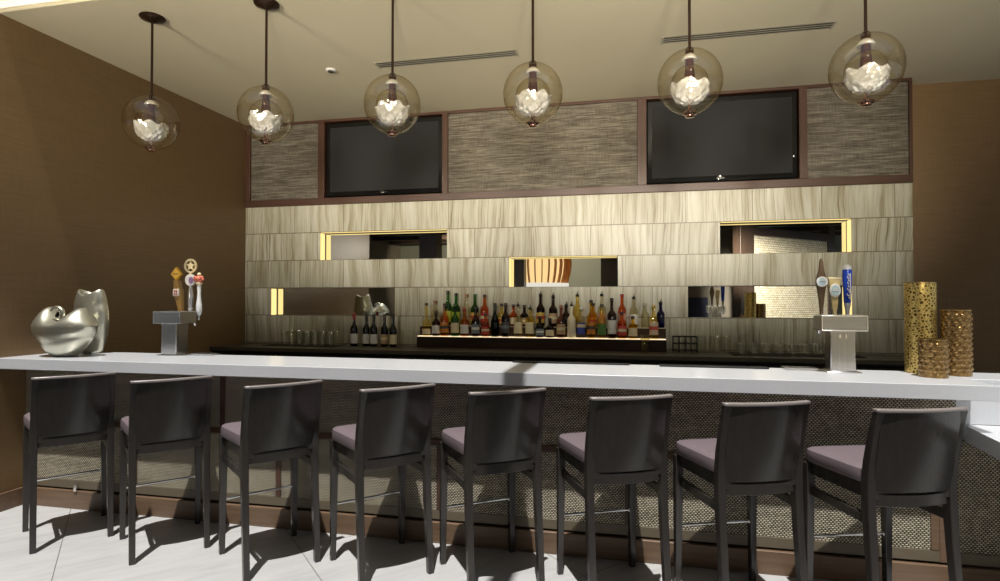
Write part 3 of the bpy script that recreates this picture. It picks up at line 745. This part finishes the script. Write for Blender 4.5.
# ---------------------------------------------------------------- bottles
M_WENGE = wood('wenge_riser', (.024, .013, .009), (.04, .024, .016), .6, 0, .2)
ris = thing('display_step', 'front step of the bottle display in dark wood with a lit top edge', 'display step', (0, 0, 1.0), 0, 'bottle display steps')
MB().box(-2.165, .36, 5.79, 5.884, 0, .113).build('step_box', M_WENGE, ris, bevel=.002)
MB().box(-2.160, .355, 5.792, 5.882, .113, .120).build('light_strip', M_LEDW, ris)
ris = thing('display_step', 'taller rear step of the bottle display, against the tiled wall', 'display step', (0, 0, 1.0), 0, 'bottle display steps')
MB().box(-2.165, .36, 5.8845, YT-.003, 0, .217).build('step_box', M_WENGE, ris, bevel=.002)
MB().box(-2.160, .355, 5.888, YT-.005, .217, .225).build('shelf_top', plain('frosted_acrylic', (.6, .5, .35), .4), ris)
G = {'clear': ((.93, .91, .80), (.60, .52, .36)), 'clear_gold': ((.97, .88, .50), (.75, .58, .20)), 'amber': ((.92, .50, .10), (.55, .20, .03)),
     'cola': ((.22, .07, .03), (.08, .02, .01)), 'green': ((.20, .50, .08), (.05, .20, .02)), 'dark_green': ((.05, .12, .03), (.02, .05, .01)),
     'brown': ((.30, .14, .03), (.10, .04, .01)), 'rose': ((.62, .30, .20), (.34, .14, .08)), 'yellow': ((.98, .80, .14), (.80, .52, .05)),
     'cobalt': ((.03, .05, .40), (.01, .01, .16)), 'wine': ((.035, .03, .018), (.01, .01, .006))}
CAPC = {'black': (.012, .010, .010), 'brown': (.05, .022, .012), 'copper': (.30, .13, .07), 'red': (.30, .02, .02), 'green': (.03, .09, .02), 'foil_dark': (.02, .03, .015),
        'white': (.7, .7, .68), 'gold': (.55, .38, .10), 'clear': (.45, .42, .34), 'pourer': (.015, .012, .012)}
LABC = {'cream': (.75, .66, .42), 'white': (.78, .78, .74), 'orange': (.62, .24, .03), 'lime': (.55, .62, .08), 'blue_grey': (.16, .20, .24), 'gold': (.62, .42, .07),
        'red': (.50, .05, .03), 'dark': (.06, .05, .05), 'tan': (.50, .34, .18), 'blue': (.04, .07, .42), 'pink': (.62, .36, .26), 'green': (.10, .24, .05), 'banded': (.60, .46, .30)}
COLN = {'clear': 'clear', 'clear_gold': 'pale gold', 'amber': 'amber', 'cola': 'dark brown', 'green': 'green', 'dark_green': 'dark green', 'brown': 'brown glass', 'rose': 'rosy brown', 'yellow': 'yellow', 'cobalt': 'cobalt blue', 'milk': 'cream white', 'wine': 'black'}
def bottle(x, y, z, h, r, shape, glass, cap, label, text, group, name='liquor_bottle', cat='bottle'):
    t = thing(name, text, cat, (x, y, z), 0, group)
    hc = .045 if cap == 'pourer' else .022
    hg = h-hc; rn = .0145
    sh = {'slim': (.40, .58), 'round': (.56, .76), 'tall': (.56, .76), 'champ': (.42, .80), 'wide': (.60, .78), 'square': (.66, .80)}[shape]
    zb, zn = hg*sh[0], hg*sh[1]
    prof = [(r*.86, 0), (r*.97, .006), (r, .014), (r, zb)]
    for k in range(1, 7):
        s = k/6; prof.append((rn+(r-rn)*(.5+.5*math.cos(s*PI)), zb+(zn-zb)*s))
    if shape == 'wide': prof[3:3] = [(r*1.0, zb*.5)]
    prof += [(rn*.95, hg-.014), (rn*1.15, hg-.012), (rn*1.15, hg)]
    gm = plain('cream_bottle', (.80, .72, .52), .3) if glass == 'milk' else thin_glass('bottle_glass_'+glass, *G[glass], gloss=.0)
    MB().lathe(prof, seg=24, sq=5 if shape == 'square' else 2).build('glass_body', gm, t, smooth=True)
    cm = plain('cap_'+cap, CAPC[cap], .35, .3 if cap in ('copper', 'gold') else 0)
    if cap == 'pourer':
        c = MB().lathe([(.0135, -.006), (.0165, .0), (.0175, .012), (.010, .020), (.005, .024)], (0, 0, hg), 16)
        c.tube([(0, 0, hg+.018), (.001, 0, hg+.030), (.006, 0, hg+.045)], [.005, .004, .0035], 8).build('pour_spout', cm, t, smooth=True)
    else:
        lo = -.05 if cap in ('foil_dark',) or name == 'wine_bottle' else -.006
        MB().lathe([(.0168, lo), (.0172, 0), (.0172, hc-.003), (.015, hc)], (0, 0, hg), 18).build('cap', cm, t, smooth=True)
    if label != 'none':
        lm = plain('label_'+label, LABC[label], .5, grain=.03)
        z0, z1 = (.20*zb, .80*zb) if shape != 'slim' else (.15*zb, .55*zb)
        sq = 5 if shape == 'square' else 2
        if name == 'wine_bottle': z0, z1 = .16*zb, .72*zb
        lb = MB().lathe([(r+.0008, z0), (r+.0008, z1)], seg=28, sq=sq, cap0=False, cap1=False).build('label', lm, t, smooth=True)
        if label in ('blue', 'banded', 'red', 'gold', 'orange', 'dark', 'blue_grey', 'tan'):
            bc_ = {'blue': 'cream', 'banded': 'red', 'red': 'cream', 'gold': 'red', 'orange': 'dark', 'dark': 'blue_grey', 'blue_grey': 'white', 'tan': 'cream'}[label]
            bm_ = plain('label_'+bc_, LABC[bc_], .5, grain=.03); zz = (z0+z1)/2
            a0 = zz+.1*(z1-z0) if label == 'blue' else zz-.10*(z1-z0)
            MB().lathe([(r+.0016, a0), (r+.0016, a0+.28*(z1-z0))], seg=28, sq=sq, cap0=False, cap1=False).build('label_band', bm_, lb, smooth=True)
    return t
BOTTLES = [
 (-2.075, 0, 0.344, 0.042, 'slim', 'clear_gold', 'black', 'cream'), (-1.969, 0, 0.263, 0.044, 'round', 'cola', 'brown', 'white'),
 (-2.012, 1, 0.265, 0.042, 'round', 'clear', 'copper', 'none'), (-1.875, 0, 0.339, 0.044, 'round', 'amber', 'black', 'orange'),
 (-1.870, 1, 0.37, 0.042, 'tall', 'green', 'brown', 'lime'), (-1.779, 1, 0.344, 0.042, 'tall', 'green', 'black', 'lime'),
 (-1.762, 0, 0.334, 0.044, 'round', 'green', 'green', 'cream'), (-1.666, 1, 0.334, 0.041, 'tall', 'clear', 'copper', 'none'),
 (-1.659, 0, 0.292, 0.041, 'round', 'amber', 'red', 'white'), (-1.573, 1, 0.334, 0.042, 'tall', 'green', 'green', 'gold'),
 (-1.540, 0, 0.303, 0.040, 'round', 'cola', 'black', 'blue_grey'), (-1.468, 1, 0.328, 0.043, 'tall', 'amber', 'black', 'red'),
 (-1.435, 0, 0.235, 0.040, 'wide', 'amber', 'brown', 'red'),
 (-1.334, 0, 0.345, 0.043, 'champ', 'dark_green', 'foil_dark', 'none'), (-1.223, 0, 0.345, 0.044, 'wide', 'cola', 'brown', 'dark'),
 (-1.285, 1, 0.235, 0.042, 'round', 'clear_gold', 'black', 'gold'), (-1.160, 1, 0.225, 0.042, 'round', 'amber', 'brown', 'cream'),
 (-1.093, 0, 0.359, 0.044, 'wide', 'clear', 'pourer', 'cream'), (-1.045, 1, 0.22, 0.042, 'round', 'cola', 'brown', 'tan'), (-0.97, 0, 0.328, 0.044, 'square', 'clear_gold', 'pourer', 'cream'),
 (-0.876, 1, 0.363, 0.043, 'tall', 'brown', 'pourer', 'gold'), (-.870, 0, .215, .040, 'round', 'cola', 'black', 'blue_grey'),
 (-0.747, 1, 0.346, 0.043, 'tall', 'brown', 'pourer', 'tan'),
 (-0.768, 0, 0.195, 0.040, 'round', 'cola', 'black', 'cream'), (-0.655, 0, 0.326, 0.042, 'round', 'rose', 'copper', 'tan'),
 (-0.614, 1, 0.254, 0.037, 'round', 'brown', 'pourer', 'none'), (-0.550, 0, 0.359, 0.044, 'round', 'milk', 'pourer', 'none'),
 (-0.500, 1, 0.357, 0.042, 'tall', 'clear_gold', 'pourer', 'none'), (-0.455, 0, 0.307, 0.038, 'square', 'clear', 'white', 'blue'),
 (-0.358, 0, 0.376, 0.043, 'round', 'yellow', 'black', 'orange'), (-0.343, 1, 0.241, 0.039, 'round', 'yellow', 'black', 'gold'),
 (-0.255, 1, 0.362, 0.040, 'tall', 'clear', 'pourer', 'pink'), (-0.252, 0, 0.337, 0.041, 'round', 'clear_gold', 'black', 'green'),
 (-0.154, 0, 0.396, 0.044, 'wide', 'brown', 'black', 'white'), (-0.057, 1, 0.331, 0.038, 'tall', 'amber', 'red', 'pink'),
 (-0.057, 0, 0.259, 0.043, 'square', 'amber', 'brown', 'red'), (0.057, 1, 0.331, 0.041, 'tall', 'clear', 'pourer', 'white'),
 (0.046, 0, 0.22, 0.041, 'square', 'yellow', 'black', 'cream'), (0.165, 1, 0.242, 0.038, 'tall', 'clear', 'clear', 'none'),
 (0.245, 0, 0.328, 0.040, 'square', 'clear_gold', 'gold', 'banded'), (0.315, 1, 0.282, 0.037, 'tall', 'cobalt', 'pourer', 'none')]
CAPN = {'black': 'black cap', 'brown': 'brown cap', 'copper': 'copper stopper', 'red': 'red cap', 'green': 'green cap', 'foil_dark': 'dark foil neck', 'white': 'white cap', 'gold': 'gold cap', 'clear': 'glass stopper', 'pourer': 'pour spout'}
order = {0: sorted([b[0] for b in BOTTLES if b[1] == 0]), 1: sorted([b[0] for b in BOTTLES if b[1] == 1])}
ORD = ['first', 'second', 'third', 'fourth', 'fifth', 'sixth', 'seventh', 'eighth', 'ninth', 'tenth', 'eleventh', 'twelfth', 'thirteenth', 'fourteenth']
for x, tier, h, r, shape, glass, cap, label in BOTTLES:
    k = order[tier].index(x); n = len(order[tier])
    pos = ORD[k]+' from left' if k < n/2 else (ORD[n-1-k]+' from right' if k < n-1 else 'rightmost')
    if k == 0: pos = 'leftmost'
    lb = '%s bottle with %s, %s on the %s step' % (COLN[glass], CAPN[cap], pos, 'front' if tier == 0 else 'back')
    bottle(x, 5.838 if tier == 0 else 5.930, 1.120 if tier == 0 else 1.225, h, min(r, .0425), shape, glass, cap, label, lb, 'liquor bottles on the lit riser')
for i, (x, cap, label, lb) in enumerate([(-2.882, 'red', 'white', 'wine bottle with bright red capsule, leftmost of the five'), (-2.749, 'black', 'white', 'wine bottle with black capsule and white label, second of the five'),
        (-2.653, 'black', 'white', 'wine bottle in the middle of the five, narrow white label'), (-2.54, 'brown', 'tan', 'wine bottle with tan dark label, fourth of the five'),
        (-2.434, 'black', 'cream', 'wine bottle with cream label, rightmost of the five')]):
    bottle(x, 5.80+(.02 if i % 2 else 0), 1.0, .345 if i else .355, .038, 'round', 'wine', cap, label, lb, 'wine bottles on the back counter', 'wine_bottle', 'wine bottle')

# ---------------------------------------------------------------- glasses on mats
def glass_obj(x, y, z, r0, r1, h, text, group, cat='glass', name='drinking_glass'):
    prof = [(r0*.9, 0), (r0, .004), (r1, h)]
    inner = [(r1-.002, h), (r0-.002, .012), (.004, .011)]
    return tag(MB().lathe(prof+inner, seg=20).build(name, M_GLASS, smooth=True, loc=(x, y, z)), text, cat, group)
tag(MB().box(-3.86, -3.02, 5.60, 5.90, 1.0, 1.006).build('glass_mat', M_RUBBER, bevel=.002), 'black rubber glass mat on the back counter left of the wine bottles', 'bar mat')
tag(MB().box(.92, 2.0, 5.56, 5.86, 1.0, 1.006).build('glass_mat', M_RUBBER, bevel=.002), 'black rubber glass mat on the back counter at the right', 'bar mat')
g0 = glass_obj(-3.66, 5.83, 1.006, .026, .036, .15, 'tall clear glass standing in rows on the left glass mat', 'tall glasses on the left mat')
for i in range(1, 14):
    o = g0.copy(); COL.objects.link(o); o.location = (-3.66+.092*(i % 7), 5.83-(i//7)*.12, 1.006)
g0 = glass_obj(1.02, 5.80, 1.006, .034, .040, .095, 'short clear tumbler standing in rows on the right glass mat', 'tumblers on the right mat')
for i in range(1, 18):
    o = g0.copy(); COL.objects.link(o); o.location = (1.02+.108*(i % 9), 5.80-(i//9)*.12, 1.006)
g0 = glass_obj(.66, 5.86, 1.0, .026, .036, .16, 'tall clear glass in the short row right of the wire rack', 'tall glasses beside the wire rack')
for i in range(1, 5):
    o = g0.copy(); COL.objects.link(o); o.location = (.66+.085*i, 5.86, 1.0)
mg = thing('mixing_glass', 'tall straight mixing glass standing before the bottle riser', 'glass', (.158, 5.715, 1.0))
MB().lathe([(.036, 0), (.038, .004), (.044, .165), (.042, .165), (.036, .012), (.004, .011)], seg=24).build('glass_body', thin_glass('smoky_mixing_glass', (.93, .90, .76), (.66, .62, .46), .03), mg, smooth=True)
rk = thing('wire_rack', 'small black wire rack on the back counter right of the bottle riser', 'rack', (.53, 5.80, 1.0))
for z in (.02, .085, .15):
    MB().tube([(-.11, -.06, z), (.11, -.06, z), (.11, .06, z), (-.11, .06, z), (-.11, -.06, z)], .004, 6).build('wire_hoop', M_RUBBER, rk)
for x in (-.11, -.055, 0, .055, .11):
    for y in (-.06, .06): MB().tube([(x, y, 0), (x, y, .15)], .0035, 6).build('wire_upright', M_RUBBER, rk)
for i in range(3):
    o = glass_obj(.53-.075+i*.07, 5.80, 1.0, .020, .024, .12, 'clear glass standing inside the black wire rack', 'glasses in the wire rack')

# ---------------------------------------------------------------- lobby lamp (seen in the centre mirror)
lp = thing('slatted_pendant', 'curved wooden slat lamp glowing orange, reflected in the centre mirror', 'pendant lamp', (-2.55, -4.9, 1.98))
for k in range(28):
    a = 2*PI*k/28
    o = MB().loft([[(0+dx*.012, .78+.12*math.sin(s*PI)+dy*.05, s*1.1) for dx, dy in ((-1,-1),(1,-1),(1,1),(-1,1))] for s in (0, .25, .5, .75, 1)]).build('slat', wood('orange_slat_wood', (.45, .18, .05), (.6, .27, .08), .4), lp)
    o.rotation_euler = (0, 0, a)
MB().lathe([(.70, .0), (.74, .35), (.76, .6), (.70, 1.1)], seg=40).build('diffuser', emit('lamp_diffuser', (1, .66, .30), 1.2), lp, smooth=True)
MB().lathe([(.80, -.14), (.86, -.10), (.86, .0), (.80, .0)], seg=40).build('lower_ring', emit('lamp_ring_glow', (1, .93, .82), .9), lp, smooth=True)
MB().lathe([(.02, 1.1), (.02, 2.02)], seg=10).build('rod', M_DARKBROWN, lp)

# ---------------------------------------------------------------- light
def sun(rot_vec, strength, angle, color):
    l = bpy.data.lights.new('sun', 'SUN'); l.energy = strength; l.angle = math.radians(angle); l.color = color
    o = bpy.data.objects.new('sun', l); COL.objects.link(o)
    o.rotation_euler = Vector(rot_vec).to_track_quat('-Z', 'Y').to_euler()
sun((-.035, .335, -1.), 5.2, .6, (1., .97, .93))
w = bpy.data.worlds.new('sky'); sc.world = w; w.use_nodes = True
bg = w.node_tree.nodes['Background']; bg.inputs[0].default_value = (.80, .88, 1., 1); bg.inputs[1].default_value = .5
def unseen_spot(x, y, z, tx, ty, tz, e, size, color=(1, .88, .68), blend=.6, rad=.06):
    l = bpy.data.lights.new('unseen_spot', 'SPOT'); l.energy = e; l.spot_size = math.radians(size); l.spot_blend = blend; l.color = color; l.shadow_soft_size = rad
    o = bpy.data.objects.new('unseen_spot', l); COL.objects.link(o); o.location = (x, y, z)
    o.rotation_euler = (Vector((tx, ty, tz))-Vector((x, y, z))).to_track_quat('-Z', 'Y').to_euler()
for x, e in ((-3.6, 390), (-2.3, 440), (-1.0, 500), (.3, 540), (1.45, 590)):  # added lamps without fittings, out of view, brightening the tiled wall
    unseen_spot(x, -.4, 2.56, x*1.05+.05, 6.0, 2.42, e, 27, (1, .93, .80), blend=1., rad=.09)
for x, tx, rd in ((-3.25, -3.0, .45), (.12, -.9, .26), (.9, .8, .26)):  # added uplights behind the camera, no fittings, brightening the bar ceiling
    unseen_spot(x, -1.2, 2.12, tx, 4.4, 3.95, 1150, 54, (1, .90, .72), blend=1., rad=rd)
unseen_spot(2.3, -1.2, 3.7, 4.5, -5.4, 2.2, 4000, 56, (1, .95, .84))
unseen_spot(-2.2, -6.9, 3.5, -1.6, -10, 1.9, 420, 80)  # added lamp with no fitting, brightens the rear lobby wall
unseen_spot(-5.6, -6.2, 3.5, -7.6, -10, 2.6, 420, 60)  # likewise added, for the far left corner of the lobby

# ---------------------------------------------------------------- camera
cam = bpy.data.cameras.new('camera'); co = bpy.data.objects.new('camera', cam); COL.objects.link(co)
cam.sensor_fit = 'HORIZONTAL'; cam.sensor_width = 36.; cam.lens = 582.739*36/1000
R = Vector((.97675896, .21434002, .00053848)); U = Vector((.0028133, -.01533232, .9998785)); W = Vector((-.21432223, .97663876, .01557898))
co.matrix_world = Matrix(((R.x, U.x, -W.x, 0), (R.y, U.y, -W.y, 0), (R.z, U.z, -W.z, 1.5), (0, 0, 0, 1)))
cam.clip_start = .05; cam.clip_end = 200
sc.camera = co
sc.view_settings.view_transform = 'Standard'; sc.view_settings.look = 'None'; sc.view_settings.exposure = .03; sc.view_settings.gamma = 1.
sc.view_settings.use_curve_mapping = False
cy = sc.cycles
cy.use_denoising = True
try: cy.denoiser = 'OPENIMAGEDENOISE'
except Exception: pass
cy.max_bounces = 10; cy.diffuse_bounces = 5; cy.glossy_bounces = 5; cy.transparent_max_bounces = 24; cy.transmission_bounces = 8
cy.sample_clamp_indirect = 6.; cy.caustics_reflective = False; cy.caustics_refractive = False
